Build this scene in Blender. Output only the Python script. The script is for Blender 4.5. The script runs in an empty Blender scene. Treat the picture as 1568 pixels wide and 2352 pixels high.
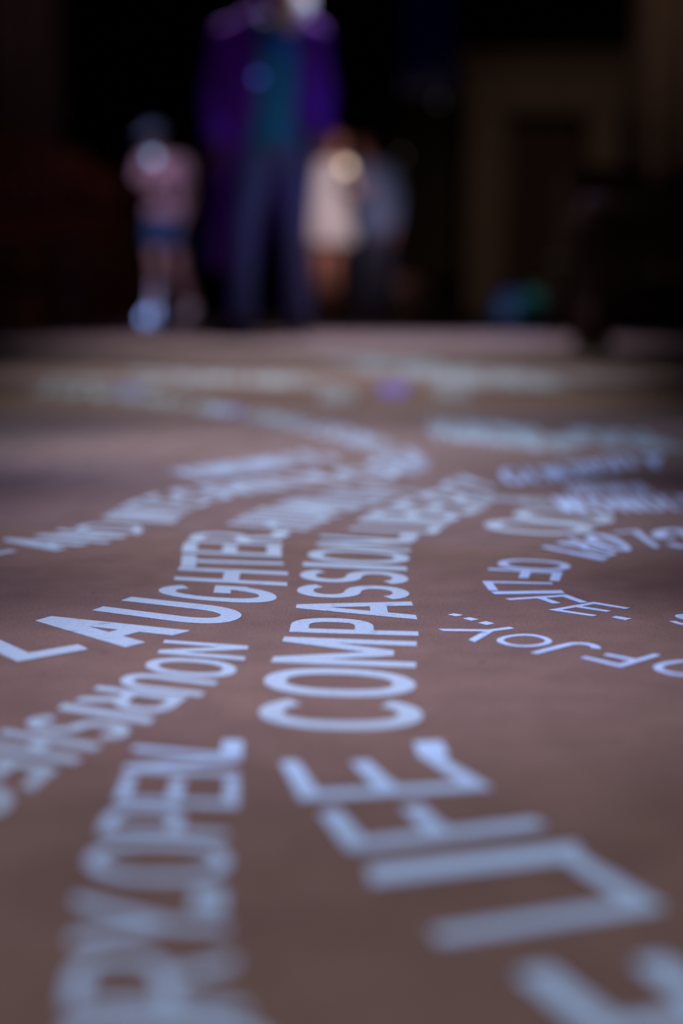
import bpy, bmesh, math, random
from mathutils import Vector, Matrix
random.seed(11)
S = bpy.context.scene
C = S.collection

# ------------------------------------------------------------------ camera
F_PX, W_PX, H_PX, Y_HOR, CAM_H = 3300.0, 1568.0, 2352.0, 703.0, 0.137
PITCH = math.atan((H_PX / 2 - Y_HOR) / F_PX)
cam_d = bpy.data.cameras.new('camera')
cam_d.sensor_fit = 'VERTICAL'; cam_d.sensor_height = 36.0; cam_d.sensor_width = 24.0
cam_d.lens = F_PX / H_PX * 36.0
cam_d.clip_start = 0.01; cam_d.clip_end = 200
cam = bpy.data.objects.new('camera', cam_d); C.objects.link(cam)
cam.location = (0, 0, CAM_H); cam.rotation_euler = (math.pi / 2 - PITCH, 0, 0)
S.camera = cam
cam_d.dof.use_dof = True
cam_d.dof.focus_distance = 0.645
cam_d.dof.aperture_fstop = 3.2

# ------------------------------------------------------------------ world, exposure
wd = bpy.data.worlds.new('dim_interior'); S.world = wd; wd.use_nodes = True
bg = wd.node_tree.nodes['Background']
bg.inputs[0].default_value = (0.45, 0.40, 0.55, 1); bg.inputs[1].default_value = 0.0012
S.view_settings.view_transform = 'Standard'; S.view_settings.look = 'None'
S.view_settings.gamma = 1.0; S.view_settings.use_curve_mapping = False
S.view_settings.exposure = 0.0
S.cycles.use_denoising = True

# ------------------------------------------------------------------ lights: unseen spots, no fittings built
def spot(name, loc, aim, watts, col, deg, blend=1.0, size=0.05):
    d = bpy.data.lights.new(name, 'SPOT'); d.energy = watts; d.color = col
    d.spot_size = math.radians(deg); d.spot_blend = blend; d.shadow_soft_size = size
    o = bpy.data.objects.new(name, d); C.objects.link(o); o.location = loc
    o.rotation_euler = (Vector(aim) - Vector(loc)).to_track_quat('-Z', 'Y').to_euler()
    return o
spot('near_floor_fill', (0.25, -0.55, 3.2), (-0.06, 0.22, 0), 255, (1.00, 0.96, 1.00), 20)  # unseen spot added to fill the nearest floor
spot('projector_fill', (0.05, 0.55, 3.0), (0.01, 0.57, 0), 320, (0.78, 0.77, 1.00), 8)  # this and the next seven: unseen fills added to shape the projector's pool
spot('projector_fill', (0.0, 0.95, 4.0), (0.0, 0.95, 0), 680, (0.94, 0.92, 1.0), 9)
spot('projector_fill', (-0.05, 1.5, 4.8), (-0.04, 1.42, 0), 1064, (0.83, 0.87, 1.00), 9)
spot('projector_fill', (-0.1, 1.6, 4.8), (-0.04, 1.6, 0), 690, (0.63, 0.72, 1.00), 15)
spot('projector_fill', (-0.1, 2.3, 5.0), (-0.05, 2.25, 0), 800, (1.00, 0.98, 0.94), 15)
spot('projector_fill', (-0.2, 3.0, 5.2), (-0.06, 3.1, 0), 1400, (0.94, 0.92, 1.00), 19)
spot('projector_fill', (-0.1, 4.2, 5.4), (-0.02, 4.4, 0), 700, (0.93, 0.98, 1.00), 23)
spot('projector_fill', (0.2, 9.6, 6.0), (0.02, 6.0, 0), 2700, (0.95, 0.80, 1.00), 24)  # fill set behind the coat so its front stays dark
spot('lilac_beam', (-2.2, 0.6, 3.4), (-0.3, 0.85, 0), 290, (0.67, 0.62, 1.00), 20)
spot('violet_beam', (-3.4, 5.6, 3.4), (-0.60, 6.95, 1.0), 44, (0.40, 0.02, 1.0), 24)
spot('blue_beam', (2.3, 6.1, 3.4), (-0.28, 6.95, 1.2), 95, (0.12, 0.06, 1.0), 22)
spot('face_fill', (0.75, 5.2, 2.0), (-0.165, 6.75, 1.525), 260, (0.80, 0.86, 1.0), 5)  # unseen spot added to brighten the face mask
spot('jeans_fill', (1.3, 3.9, 2.6), (-0.24, 6.9, 0.70), 84, (0.42, 0.50, 1.0), 19)  # unseen spot added to lift the jeans and shirt
spot('couple_fill', (0.6, 8.2, 2.7), (0.03, 12.9, 0.9), 540, (1.0, 0.78, 0.84), 18)  # unseen low spot added to brighten the couple, legs included
spot('walker_fill', (-2.4, 8.4, 4.0), (-1.40, 11.6, 0.6), 360, (0.86, 0.66, 1.0), 20)  # unseen spot added to brighten the walker in pink
spot('shoe_fill', (-1.2, 8.6, 3.6), (-1.55, 11.5, 0.06), 3600, (0.30, 0.46, 1.0), 5)  # unseen narrow spot added to make the trainer flare blue
spot('chair_fill', (-0.6, 5.0, 5.0), (-2.0, 9.2, 0.6), 90, (1.0, 0.50, 0.34), 32)  # unseen fill aimed at the left chairs
spot('bench_fill', (-0.2, 1.6, 3.4), (1.1, 4.3, 0.25), 1.0, (1.0, 0.5, 0.36), 30)  # unseen faint fill aimed at the near bench
spot('pillar_fill', (1.2, 9.5, 5.5), (3.2, 19.5, 1.4), 300, (1.0, 0.70, 0.54), 40)  # unseen spots added to bring up the doorway and both pillars
spot('pillar_fill', (1.4, 7.5, 5.0), (3.0, 12.4, 1.7), 190, (1.0, 0.68, 0.50), 30)
spot('pillar_fill', (-1.2, 7.5, 5.0), (-2.75, 13.0, 2.3), 40, (1.0, 0.60, 0.80), 20)
spot('bag_fill', (0.9, 8.0, 4.0), (1.33, 10.8, 0.1), 420, (0.5, 0.8, 1.0), 12)  # unseen spot added to bring up the two bags

# ------------------------------------------------------------------ helpers
def tag(o, label=None, cat=None, group=None, kind=None):
    if label: o['label'] = label
    if cat: o['category'] = cat
    if group: o['group'] = group
    if kind: o['kind'] = kind
    return o
def empty(name, loc=(0, 0, 0), rz=0.0):
    o = bpy.data.objects.new(name, None); C.objects.link(o)
    o.location = loc; o.rotation_euler = (0, 0, rz); o.empty_display_size = 0.1
    return o
def link(name, bm, mat, parent=None, smooth=False):
    me = bpy.data.meshes.new(name); bm.to_mesh(me); bm.free()
    if smooth:
        for p in me.polygons: p.use_smooth = True
    me.materials.append(mat)
    o = bpy.data.objects.new(name, me); C.objects.link(o)
    if parent: o.parent = parent
    return o
def copy_tree(o, parent=None):
    c = o.copy(); C.objects.link(c)
    if parent: c.parent = parent
    for ch in o.children: copy_tree(ch, c)
    return c
def mat(name, col, rough=0.6, noise=0.0, scale=30.0, metal=0.0, emit=None, estr=0.0, spec=0.5, bump=0.0):
    m = bpy.data.materials.new(name); m.use_nodes = True
    nt = m.node_tree; b = nt.nodes['Principled BSDF']
    b.inputs['Roughness'].default_value = rough; b.inputs['Metallic'].default_value = metal
    b.inputs['Specular IOR Level'].default_value = spec
    tc = nt.nodes.new('ShaderNodeTexCoord'); n = nt.nodes.new('ShaderNodeTexNoise')
    n.inputs['Scale'].default_value = scale; n.inputs['Detail'].default_value = 4
    nt.links.new(tc.outputs['Object'], n.inputs['Vector'])
    r = nt.nodes.new('ShaderNodeMapRange'); r.inputs['To Min'].default_value = 1 - noise; r.inputs['To Max'].default_value = 1 + noise
    nt.links.new(n.outputs['Fac'], r.inputs['Value'])
    mx = nt.nodes.new('ShaderNodeVectorMath'); mx.operation = 'SCALE'; mx.inputs[0].default_value = col[:3]
    nt.links.new(r.outputs['Result'], mx.inputs['Scale']); nt.links.new(mx.outputs['Vector'], b.inputs['Base Color'])
    if bump:
        bp = nt.nodes.new('ShaderNodeBump'); bp.inputs['Strength'].default_value = bump; bp.inputs['Distance'].default_value = 0.002
        nt.links.new(n.outputs['Fac'], bp.inputs['Height']); nt.links.new(bp.outputs['Normal'], b.inputs['Normal'])
    if emit:
        b.inputs['Emission Color'].default_value = (*emit, 1); b.inputs['Emission Strength'].default_value = estr
    return m
def add_box(bm, c, s, rot=None, bev=0.0):
    g = bmesh.ops.create_cube(bm, size=1.0); vs = g['verts']
    M = Matrix.Translation(c) @ (rot.to_4x4() if rot else Matrix.Identity(4)) @ Matrix.Diagonal((*s, 1))
    bmesh.ops.transform(bm, matrix=M, verts=vs)
    if bev:
        es = list({e for v in vs for e in v.link_edges})
        bmesh.ops.bevel(bm, geom=es, offset=bev, segments=1, affect='EDGES')
def box(name, c, s, m, parent=None, bev=0.0, rot=None):
    bm = bmesh.new(); add_box(bm, c, s, rot, bev); return link(name, bm, m, parent)
def add_lathe(bm, prof, c=(0, 0, 0), n=24):
    rings = []
    for r, z in prof:
        rings.append([bm.verts.new((c[0] + r * math.cos(2 * math.pi * i / n), c[1] + r * math.sin(2 * math.pi * i / n), c[2] + z)) for i in range(n)])
    for a, b in zip(rings, rings[1:]):
        for i in range(n): bm.faces.new((a[i], a[(i + 1) % n], b[(i + 1) % n], b[i]))
    bm.faces.new(rings[0][::-1]); bm.faces.new(rings[-1])
def sweep(bm, pts, rad, n=12, ref=(1, 0, 0), caps=True):
    """a closed tube along pts; rad is r or (r across ref, r other) per point"""
    pts = [Vector(p) for p in pts]; ref = Vector(ref); rings = []
    def ring(p, t, ra, rb):
        s = ref - t * ref.dot(t)
        if s.length < 1e-4: s = Vector((0, 1, 0)) - t * t.y
        s.normalize(); u = t.cross(s)
        return [bm.verts.new(p + s * ra * math.cos(2 * math.pi * i / n) + u * rb * math.sin(2 * math.pi * i / n)) for i in range(n)]
    for i, p in enumerate(pts):
        t = (pts[min(i + 1, len(pts) - 1)] - pts[max(i - 1, 0)]).normalized()
        r = rad[i] if isinstance(rad, (list, tuple)) else rad
        ra, rb = r if isinstance(r, (list, tuple)) else (r, r)
        if i == 0 and caps: rings.append(ring(p - t * min(ra, rb) * 0.55, t, ra * .6, rb * .6))
        rings.append(ring(p, t, ra, rb))
        if i == len(pts) - 1 and caps: rings.append(ring(p + t * min(ra, rb) * 0.55, t, ra * .6, rb * .6))
    for a, b in zip(rings, rings[1:]):
        for i in range(n): bm.faces.new((a[i], a[(i + 1) % n], b[(i + 1) % n], b[i]))
    bm.faces.new(rings[0][::-1]); bm.faces.new(rings[-1])
def ball(bm, c, r, rot=None, seg=16):
    g = bmesh.ops.create_uvsphere(bm, u_segments=seg, v_segments=seg // 2 + 2, radius=1.0)
    r = r if isinstance(r, (list, tuple)) else (r, r, r)
    M = Matrix.Translation(c) @ (rot.to_4x4() if rot else Matrix.Identity(4)) @ Matrix.Diagonal((*r, 1))
    bmesh.ops.transform(bm, matrix=M, verts=g['verts'])
def fused(name, bm, m, parent, voxel=0.007, smooth=6):
    """melt the overlapping volumes of bm into one continuous skin"""
    me = bpy.data.meshes.new(name); bmesh.ops.recalc_face_normals(bm, faces=bm.faces[:]); bm.to_mesh(me); bm.free()
    o = bpy.data.objects.new(name, me); C.objects.link(o)
    r = o.modifiers.new('r', 'REMESH'); r.mode = 'VOXEL'; r.voxel_size = voxel
    s = o.modifiers.new('s', 'SMOOTH'); s.factor = 0.5; s.iterations = smooth
    dg = bpy.context.evaluated_depsgraph_get(); dg.update()
    new = bpy.data.meshes.new_from_object(o.evaluated_get(dg))
    o.modifiers.clear(); o.data = new; new.name = name
    for p in new.polygons: p.use_smooth = True
    new.materials.clear(); new.materials.append(m)
    o.parent = parent
    return o
UP = Vector((0, math.sin(PITCH), math.cos(PITCH))); FW = Vector((0, math.cos(PITCH), -math.sin(PITCH)))
def gnd(x, y):
    """the point of the floor seen at a photograph pixel"""
    d = Vector(((x - W_PX / 2) / F_PX, 0, 0)) + UP * (-(y - H_PX / 2) / F_PX) + FW
    t = CAM_H / -d.z
    return Vector((d.x * t, d.y * t))

# ------------------------------------------------------------------ materials
def stone_mat(name, c1, c2, c3, rough=0.62):
    m = bpy.data.materials.new(name); m.use_nodes = True; nt = m.node_tree; L = nt.links; b = nt.nodes['Principled BSDF']
    geo = nt.nodes.new('ShaderNodeNewGeometry')
    def noise(s, d, r=0.6):
        n = nt.nodes.new('ShaderNodeTexNoise'); n.inputs['Scale'].default_value = s; n.inputs['Detail'].default_value = d
        n.inputs['Roughness'].default_value = r; L.new(geo.outputs['Position'], n.inputs['Vector']); return n
    big, mid, fine, spk = noise(7, 4), noise(38, 5), noise(900, 3, 0.7), noise(120, 3, 0.65)
    ramp = nt.nodes.new('ShaderNodeValToRGB'); ramp.color_ramp.elements[0].position = .32; ramp.color_ramp.elements[1].position = .68
    ramp.color_ramp.elements[0].color = (*c1, 1); ramp.color_ramp.elements[1].color = (*c2, 1)
    L.new(big.outputs['Fac'], ramp.inputs['Fac'])
    def mix(kind, a, fac_out, lo, hi):
        r = nt.nodes.new('ShaderNodeMapRange'); r.inputs['From Min'].default_value = .3; r.inputs['From Max'].default_value = .7
        r.inputs['To Min'].default_value = lo; r.inputs['To Max'].default_value = hi; L.new(fac_out, r.inputs['Value'])
        v = nt.nodes.new('ShaderNodeVectorMath'); v.operation = 'SCALE'; L.new(a, v.inputs[0]); L.new(r.outputs['Result'], v.inputs['Scale']); return v.outputs['Vector']
    col = mix('m', ramp.outputs['Color'], mid.outputs['Fac'], .86, 1.14)
    col = mix('m', col, fine.outputs['Fac'], .62, 1.38)
    dark = nt.nodes.new('ShaderNodeMapRange'); dark.inputs['From Min'].default_value = .66; dark.inputs['From Max'].default_value = .76
    L.new(spk.outputs['Fac'], dark.inputs['Value'])
    sc = nt.nodes.new('ShaderNodeMath'); sc.operation = 'MULTIPLY'; sc.inputs[1].default_value = .75; L.new(dark.outputs['Result'], sc.inputs[0])
    mx = nt.nodes.new('ShaderNodeMix'); mx.data_type = 'RGBA'; L.new(sc.outputs[0], mx.inputs['Factor'])
    L.new(col, mx.inputs[6]); mx.inputs[7].default_value = (*c3, 1); L.new(mx.outputs[2], b.inputs['Base Color'])
    b.inputs['Roughness'].default_value = rough; b.inputs['Specular IOR Level'].default_value = 0.25
    bp = nt.nodes.new('ShaderNodeBump'); bp.inputs['Strength'].default_value = .5; bp.inputs['Distance'].default_value = .0006
    L.new(fine.outputs['Fac'], bp.inputs['Height'])
    bp2 = nt.nodes.new('ShaderNodeBump'); bp2.inputs['Strength'].default_value = .35; bp2.inputs['Distance'].default_value = .003
    L.new(mid.outputs['Fac'], bp2.inputs['Height']); L.new(bp.outputs['Normal'], bp2.inputs['Normal']); L.new(bp2.outputs['Normal'], b.inputs['Normal'])
    return m
M_slab = [stone_mat('brown_sandstone', (.155, .098, .090), (.185, .118, .102), (.05, .035, .04)),
          stone_mat('greyer_sandstone', (.150, .102, .103), (.172, .117, .115), (.05, .04, .045)),
          stone_mat('warm_sandstone', (.160, .106, .092), (.180, .120, .108), (.05, .035, .035))]
def light_letter_mat(name, col):  # pale base colour stands in for the projector's light
    m = bpy.data.materials.new(name); m.use_nodes = True; nt = m.node_tree; L = nt.links; b = nt.nodes['Principled BSDF']
    geo = nt.nodes.new('ShaderNodeNewGeometry'); n = nt.nodes.new('ShaderNodeTexNoise'); n.inputs['Scale'].default_value = 900
    n.inputs['Detail'].default_value = 3; L.new(geo.outputs['Position'], n.inputs['Vector'])
    n2 = nt.nodes.new('ShaderNodeTexNoise'); n2.inputs['Scale'].default_value = 110; n2.inputs['Detail'].default_value = 4; L.new(geo.outputs['Position'], n2.inputs['Vector'])
    r = nt.nodes.new('ShaderNodeMapRange'); r.inputs['From Min'].default_value = .3; r.inputs['From Max'].default_value = .7
    r.inputs['To Min'].default_value = .86; r.inputs['To Max'].default_value = 1.12; L.new(n.outputs['Fac'], r.inputs['Value'])
    r2 = nt.nodes.new('ShaderNodeMapRange'); r2.inputs['From Min'].default_value = .62; r2.inputs['From Max'].default_value = .78
    r2.inputs['To Min'].default_value = 1; r2.inputs['To Max'].default_value = .6; L.new(n2.outputs['Fac'], r2.inputs['Value'])
    mu = nt.nodes.new('ShaderNodeMath'); mu.operation = 'MULTIPLY'; L.new(r.outputs[0], mu.inputs[0]); L.new(r2.outputs[0], mu.inputs[1])
    v = nt.nodes.new('ShaderNodeVectorMath'); v.operation = 'SCALE'; v.inputs[0].default_value = col; L.new(mu.outputs[0], v.inputs['Scale'])
    L.new(v.outputs['Vector'], b.inputs['Base Color']); b.inputs['Roughness'].default_value = .7; b.inputs['Specular IOR Level'].default_value = .2
    return m
M_white = light_letter_mat('white_projected_light', (.36, .47, .61))
M_blue = light_letter_mat('pale_blue_projected_light', (.40, .55, .86))
M_violet = light_letter_mat('violet_projected_light', (.20, .20, .95))
M_near = light_letter_mat('sky_blue_projected_light', (.41, .59, .87))  # bluer tint painted in for the projected light on the nearest words
M_teal = light_letter_mat('pale_teal_projected_light', (.36, .50, .60))
M_wall = mat('dark_stone_wall', (.10, .085, .07), .9, .25, 2.0, bump=.4)
M_pillar = mat('brown_stone', (.26, .20, .16), .85, .3, 3.0, bump=.4)
M_grout = mat('dark_joint', (.04, .03, .028), .9, .2, 40)
M_wood = mat('dark_red_wood', (.16, .055, .032), .5, .35, 12)
M_rush = mat('woven_rush_seat', (.22, .13, .06), .8, .35, 60)
M_bench = mat('dark_bench_wood', (.06, .02, .014), .6, .35, 9)
M_iron = mat('dark_iron', (.03, .03, .03), .5, .2, 40, metal=.6)

# ------------------------------------------------------------------ the setting
bm = bmesh.new(); add_box(bm, (0, 11, -.06), (18, 28, .10)); fl = link('floor', bm, M_grout); tag(fl, kind='structure')
ang = math.atan2((gnd(1500, 1272) - gnd(350, 1220)).y, (gnd(1500, 1272) - gnd(350, 1220)).x)
E1 = Vector((math.cos(ang), math.sin(ang))); E2 = Vector((-E1.y, E1.x)); O0 = gnd(350, 1220)
def slab(i, j, cu, cv, su, sv, m):
    bm = bmesh.new(); add_box(bm, (0, 0, -.0125), (su - .004, sv - .004, .025), bev=.0012)
    o = link('slab', bm, m, fl); p = O0 + E1 * cu + E2 * cv
    o.location = (p.x, p.y, 0); o.rotation_euler = (0, 0, ang)
SV = [-1.75, -.80, 0, .34, 1.10] + [1.10 + .95 * k for k in range(1, 20)]
n_slab = 0
for j in range(len(SV) - 1):
    v0, v1 = SV[j], SV[j + 1]; off = (.55, -.42, .48, .15, .62, .3)[j % 6]
    for i in range(-8, 9):
        u0 = i * 1.15 - off; p = O0 + E1 * (u0 + .57) + E2 * (v0 + v1) / 2
        if p.y < -1.2 or p.y > 15.5 or abs(p.x) > 2.2 + .33 * max(p.y, 0): continue
        k = 0 if j in (1,) else (1 if j == 2 else random.choice((0, 1, 2)))
        slab(i, j, u0 + .575, (v0 + v1) / 2, 1.15, v1 - v0, M_slab[k]); n_slab += 1
tag(box('wall_back', (0, 24.5, 7), (18, .4, 14.2), M_wall), kind='structure')
tag(box('wall_left', (-8.8, 11, 7), (.4, 28, 14.2), M_wall), kind='structure')
tag(box('wall_right', (8.8, 11, 7), (.4, 28, 14.2), M_wall), kind='structure')
tag(box('ceiling', (0, 11, 14.2), (18, 28, .4), M_wall), kind='structure')

def pillar(x, y, r, label):
    root = empty('pillar', (x, y, 0)); tag(root, label, 'pillar')
    bm = bmesh.new(); add_box(bm, (0, 0, .12), (r * 2.5, r * 2.5, .24), bev=.02); link('plinth', bm, M_pillar, root)
    bm = bmesh.new(); add_lathe(bm, [(r * 1.2, .24), (r * 1.25, .30), (r * 1.2, .37), (r * 1.05, .40), (r * 1.1, .46), (r, .52)]); link('base', bm, M_pillar, root, True)
    bm = bmesh.new(); add_lathe(bm, [(r * .86, .50), (r * .84, 13.9)], n=32); link('shaft', bm, M_pillar, root, True)
    for k in range(8):
        a = k * math.pi / 4 + .39; bm = bmesh.new()
        add_lathe(bm, [(r * .22, .50), (r * .21, 13.9)], (r * .82 * math.cos(a), r * .82 * math.sin(a), 0), 12); link('colonnette', bm, M_pillar, root, True)
pillar(3.05, 12.4, .62, 'clustered brown stone pillar rising behind the dark wooden bench')
pillar(-3.05, 13.0, .60, 'dim stone pillar rising behind the rows of dark wooden chairs')

# stone doorway in the back wall, right of the middle
dr = tag(empty('portal', (2.93, 21.5, 0)), 'tall brown stone doorway with flat lintel and dark wooden doors', 'doorway')
for s, w in ((-1, .60), (1, .48)):
    box('jamb', (s * .82 - (.02 if s < 0 else -.02), 0, 1.43), (w, .7, 2.86), M_pillar, dr, .03)
box('lintel', (0, 0, 3.20), (2.34, .74, .68), M_pillar, dr, .03)
box('cornice', (0, -.04, 3.62), (2.6, .9, .16), M_pillar, dr, .03)
for s in (-1, 1):
    d = box('door_leaf', (s * .275, .18, 1.42), (.54, .06, 2.84), M_bench, dr, .006)
    for z in (.5, 1.4, 2.35): box('door_panel', (s * .275, .13, z), (.36, .04, .62), M_bench, d, .015)

# ------------------------------------------------------------------ projected words: light painted as pale letters on the floor
def ell(cx, cy, rx, ry, a0, a1, n=28, p=2.25):
    out = []
    for i in range(n + 1):
        t = math.radians(a0 + (a1 - a0) * i / n); c, s = math.cos(t), math.sin(t)
        out.append((cx + rx * math.copysign(abs(c) ** (2 / p), c), cy + ry * math.copysign(abs(s) ** (2 / p), s)))
    return out
def glyph(ch, a, w):
    """strokes of a capital in the box [0,a] x [0,1]: ('r', points) ribbons and ('q', corners) solid quads"""
    h = w / 2; x0, x1, y0, y1 = h, a - h, h, 1 - h; m = .52; R = lambda *p: ('r', list(p)); out = []
    V = lambda x: R((x, 0), (x, 1)); Hh = lambda y, xa=0, xb=a: R((xa, y), (xb, y))
    D = lambda xa, xb, wa=w, ya=0, yb=1: ('q', [(xa - wa / 2, ya), (xa + wa / 2, ya), (xb + wa / 2, yb), (xb - wa / 2, yb)])
    if ch == 'L': out = [V(x0), Hh(y0)]
    elif ch == 'I': out = [V(a / 2)]
    elif ch == 'H': out = [V(x0), V(x1), Hh(.5)]
    elif ch == 'T': out = [V(a / 2), Hh(y1)]
    elif ch == 'E': out = [V(x0), Hh(y0), Hh(m, 0, a * .92), Hh(y1)]
    elif ch == 'F': out = [V(x0), Hh(m, 0, a * .88), Hh(y1)]
    elif ch == 'N': out = [V(x0), V(x1), D(x1, x0, w * 1.12)]
    elif ch == 'M': out = [V(x0), V(x1), D(a / 2, x0, w * 1.05, .16), D(a / 2, x1, w * 1.05, .16)]
    elif ch == 'A': out = [D(w * .55, a / 2, w * 1.1), D(a - w * .55, a / 2, w * 1.1), Hh(.30, a * .2, a * .8)]
    elif ch == 'V': out = [D(a / 2, w * .55, w * 1.1), D(a / 2, a - w * .55, w * 1.1)]
    elif ch == 'W': out = [D(a * .27, w * .5), D(a * .27, a * .5), D(a * .73, a * .5), D(a * .73, a - w * .5)]
    elif ch == 'Y': out = [R((a / 2, 0), (a / 2, .5)), D(a / 2, w * .6, w * 1.2, .40), D(a / 2, a - w * .6, w * 1.2, .40)]
    elif ch == 'K': out = [V(x0), D(x0, a - w * .6, w * 1.2, .38), D(a - w * .6, a * .38, w * 1.2, 0, .6)]
    elif ch == 'O': out = [('c', ell(a / 2, .5, a / 2 - h, .5 - h, 0, 360, 44))]
    elif ch == 'C': out = [('r', ell(a / 2, .5, a / 2 - h, .5 - h, 40, 320, 36))]
    elif ch == 'G': out = [('r', ell(a / 2, .5, a / 2 - h, .5 - h, 40, 336, 36)), R((x1, .46), (x1, .24)), Hh(.46, a * .52, a)]
    elif ch == 'D': out = [V(x0), ('r', [(0, y1), (a * .45, y1)] + ell(a * .45, .5, a * .55 - h, .5 - h, 90, -90, 22)[1:-1] + [(a * .45, y0), (0, y0)])]
    elif ch == 'U': out = [('r', [(x0, 1), (x0, .42)] + ell(a / 2, .40, a / 2 - h, .40 - h, 180, 360, 24)[1:-1] + [(x1, .42), (x1, 1)])]
    elif ch == 'J': out = [('r', [(x1, 1), (x1, .34)] + ell(a / 2, .32, a / 2 - h, .32 - h, 0, -150, 18)[1:])]
    elif ch in 'PRB':
        yb = .42 if ch != 'B' else .52; cy = (y1 + yb) / 2; ry = (y1 - yb) / 2
        out = [V(x0), ('r', [(0, y1), (a * .5, y1)] + ell(a * .5, cy, a * .5 - h, ry, 90, -90, 18)[1:-1] + [(a * .5, yb), (0, yb)])]
        if ch == 'R': out.append(D(a - w * .6, a * .52, w * 1.15, 0, .45))
        if ch == 'B':
            cy2 = (y0 + yb) / 2; ry2 = (yb - y0) / 2
            out.append(('r', [(0, yb), (a * .5, yb)] + ell(a * .5, cy2, a * .5 - h, ry2, 90, -90, 18)[1:-1] + [(a * .5, y0), (0, y0)]))
    elif ch == 'S':
        rx = a / 2 - h; ry = (.5 - h) / 2
        out = [('r', ell(a / 2, y1 - ry, rx, ry, 25, 262, 22, 2.1) + [(a * .5, .5)] + ell(a / 2, y0 + ry, rx, ry, 82, -155, 22, 2.1))]
    elif ch in '.,':
        out = [('q', [(0, 0), (a, 0), (a, 1), (0, 1)])]
    return out
def ribbon(pts, w, closed=False):
    n = len(pts); quads = []; L, Rr = [], []
    for i in range(n):
        a = Vector(pts[(i - 1) % n] if closed else pts[max(i - 1, 0)]); b = Vector(pts[(i + 1) % n] if closed else pts[min(i + 1, n - 1)])
        t = (b - a).normalized(); nr = Vector((-t.y, t.x)) * w / 2; p = Vector(pts[i]); L.append(p + nr); Rr.append(p - nr)
    for i in range(n if closed else n - 1):
        j = (i + 1) % n; quads.append((L[i], L[j], Rr[j], Rr[i]))
    return quads
def build_letter(ch, quad, w, m, parent):
    B0, B1, C0, C1 = quad                                  # floor points: foot start, foot end, head start, head end
    ht = ((C0 - B0).length + (C1 - B1).length) / 2; wd_ = ((B1 - B0).length + (C1 - C0).length) / 2
    a = wd_ / ht if ch not in '.,' else 1.0
    if ch == 'I': w = a
    elif ch not in '.,': w = min(w, (.22 if ch in 'MW' else .30) * a)
    bm = bmesh.new(); org = (B0 + B1 + C0 + C1) / 4
    for k, st in enumerate(glyph(ch, a, w)):
        if st[0] == 'q': qs = [st[1]]
        elif st[0] == 'c': qs = ribbon(st[1][:-1], w, True)
        else: qs = ribbon(st[1], w)
        cache = {}; top = .00030 + k * .00003
        def vert(q, z):
            key = (round(q[0], 5), round(q[1], 5), z)
            if key not in cache:
                u, v = q[0] / a, q[1]
                p = B0 * (1 - u) * (1 - v) + B1 * u * (1 - v) + C0 * (1 - u) * v + C1 * u * v - org
                cache[key] = bm.verts.new((p.x, p.y, 0))
            return cache[key]
        faces = []
        for q in qs:
            vs = [vert(c, top) for c in q]
            if len(set(vs)) == 4:
                try: faces.append(bm.faces.new(vs))
                except ValueError: pass
        g = bmesh.ops.extrude_face_region(bm, geom=faces)
        for e in g['geom']:
            if isinstance(e, bmesh.types.BMVert): e.co.z = top
    bmesh.ops.recalc_face_normals(bm, faces=bm.faces[:])
    o = link('letter', bm, m, parent); loc = parent.location
    o.location = (org.x - loc.x, org.y - loc.y, 0)
    return o
def word(label, letters, w=.145, m=None, group=None):
    """letters: (char, foot start, foot end, head start, head end) in photograph pixels on the floor"""
    quads = [(L[0], [gnd(*p) if not isinstance(p, Vector) else p for p in L[1:]]) for L in letters]
    c = sum((sum(q, Vector((0, 0))) / 4 for _, q in quads), Vector((0, 0))) / len(quads)
    root = tag(empty('projected_word', (c.x, c.y, 0)), label, 'floor lettering', group)
    for ch, q in quads: build_letter(ch, q, w, m or M_white, root)
    return root
ADV = dict(I=.26, M=.86, W=.95, O=.74, C=.66, G=.70, N=.68, H=.66, U=.64, D=.66, A=.68, V=.66, Y=.62, T=.54, E=.52, F=.50, L=.48, S=.56, P=.58, R=.60, B=.58, K=.62, J=.48)
ADV['.'] = .22; ADV[','] = .22; ADV[' '] = .34
def cr(p0, p1, p2, p3, t):
    return .5 * ((2 * p1) + (p2 - p0) * t + (2 * p0 - 5 * p1 + 4 * p2 - p3) * t * t + (3 * p1 - p0 - 3 * p2 + p3) * t ** 3)
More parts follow.
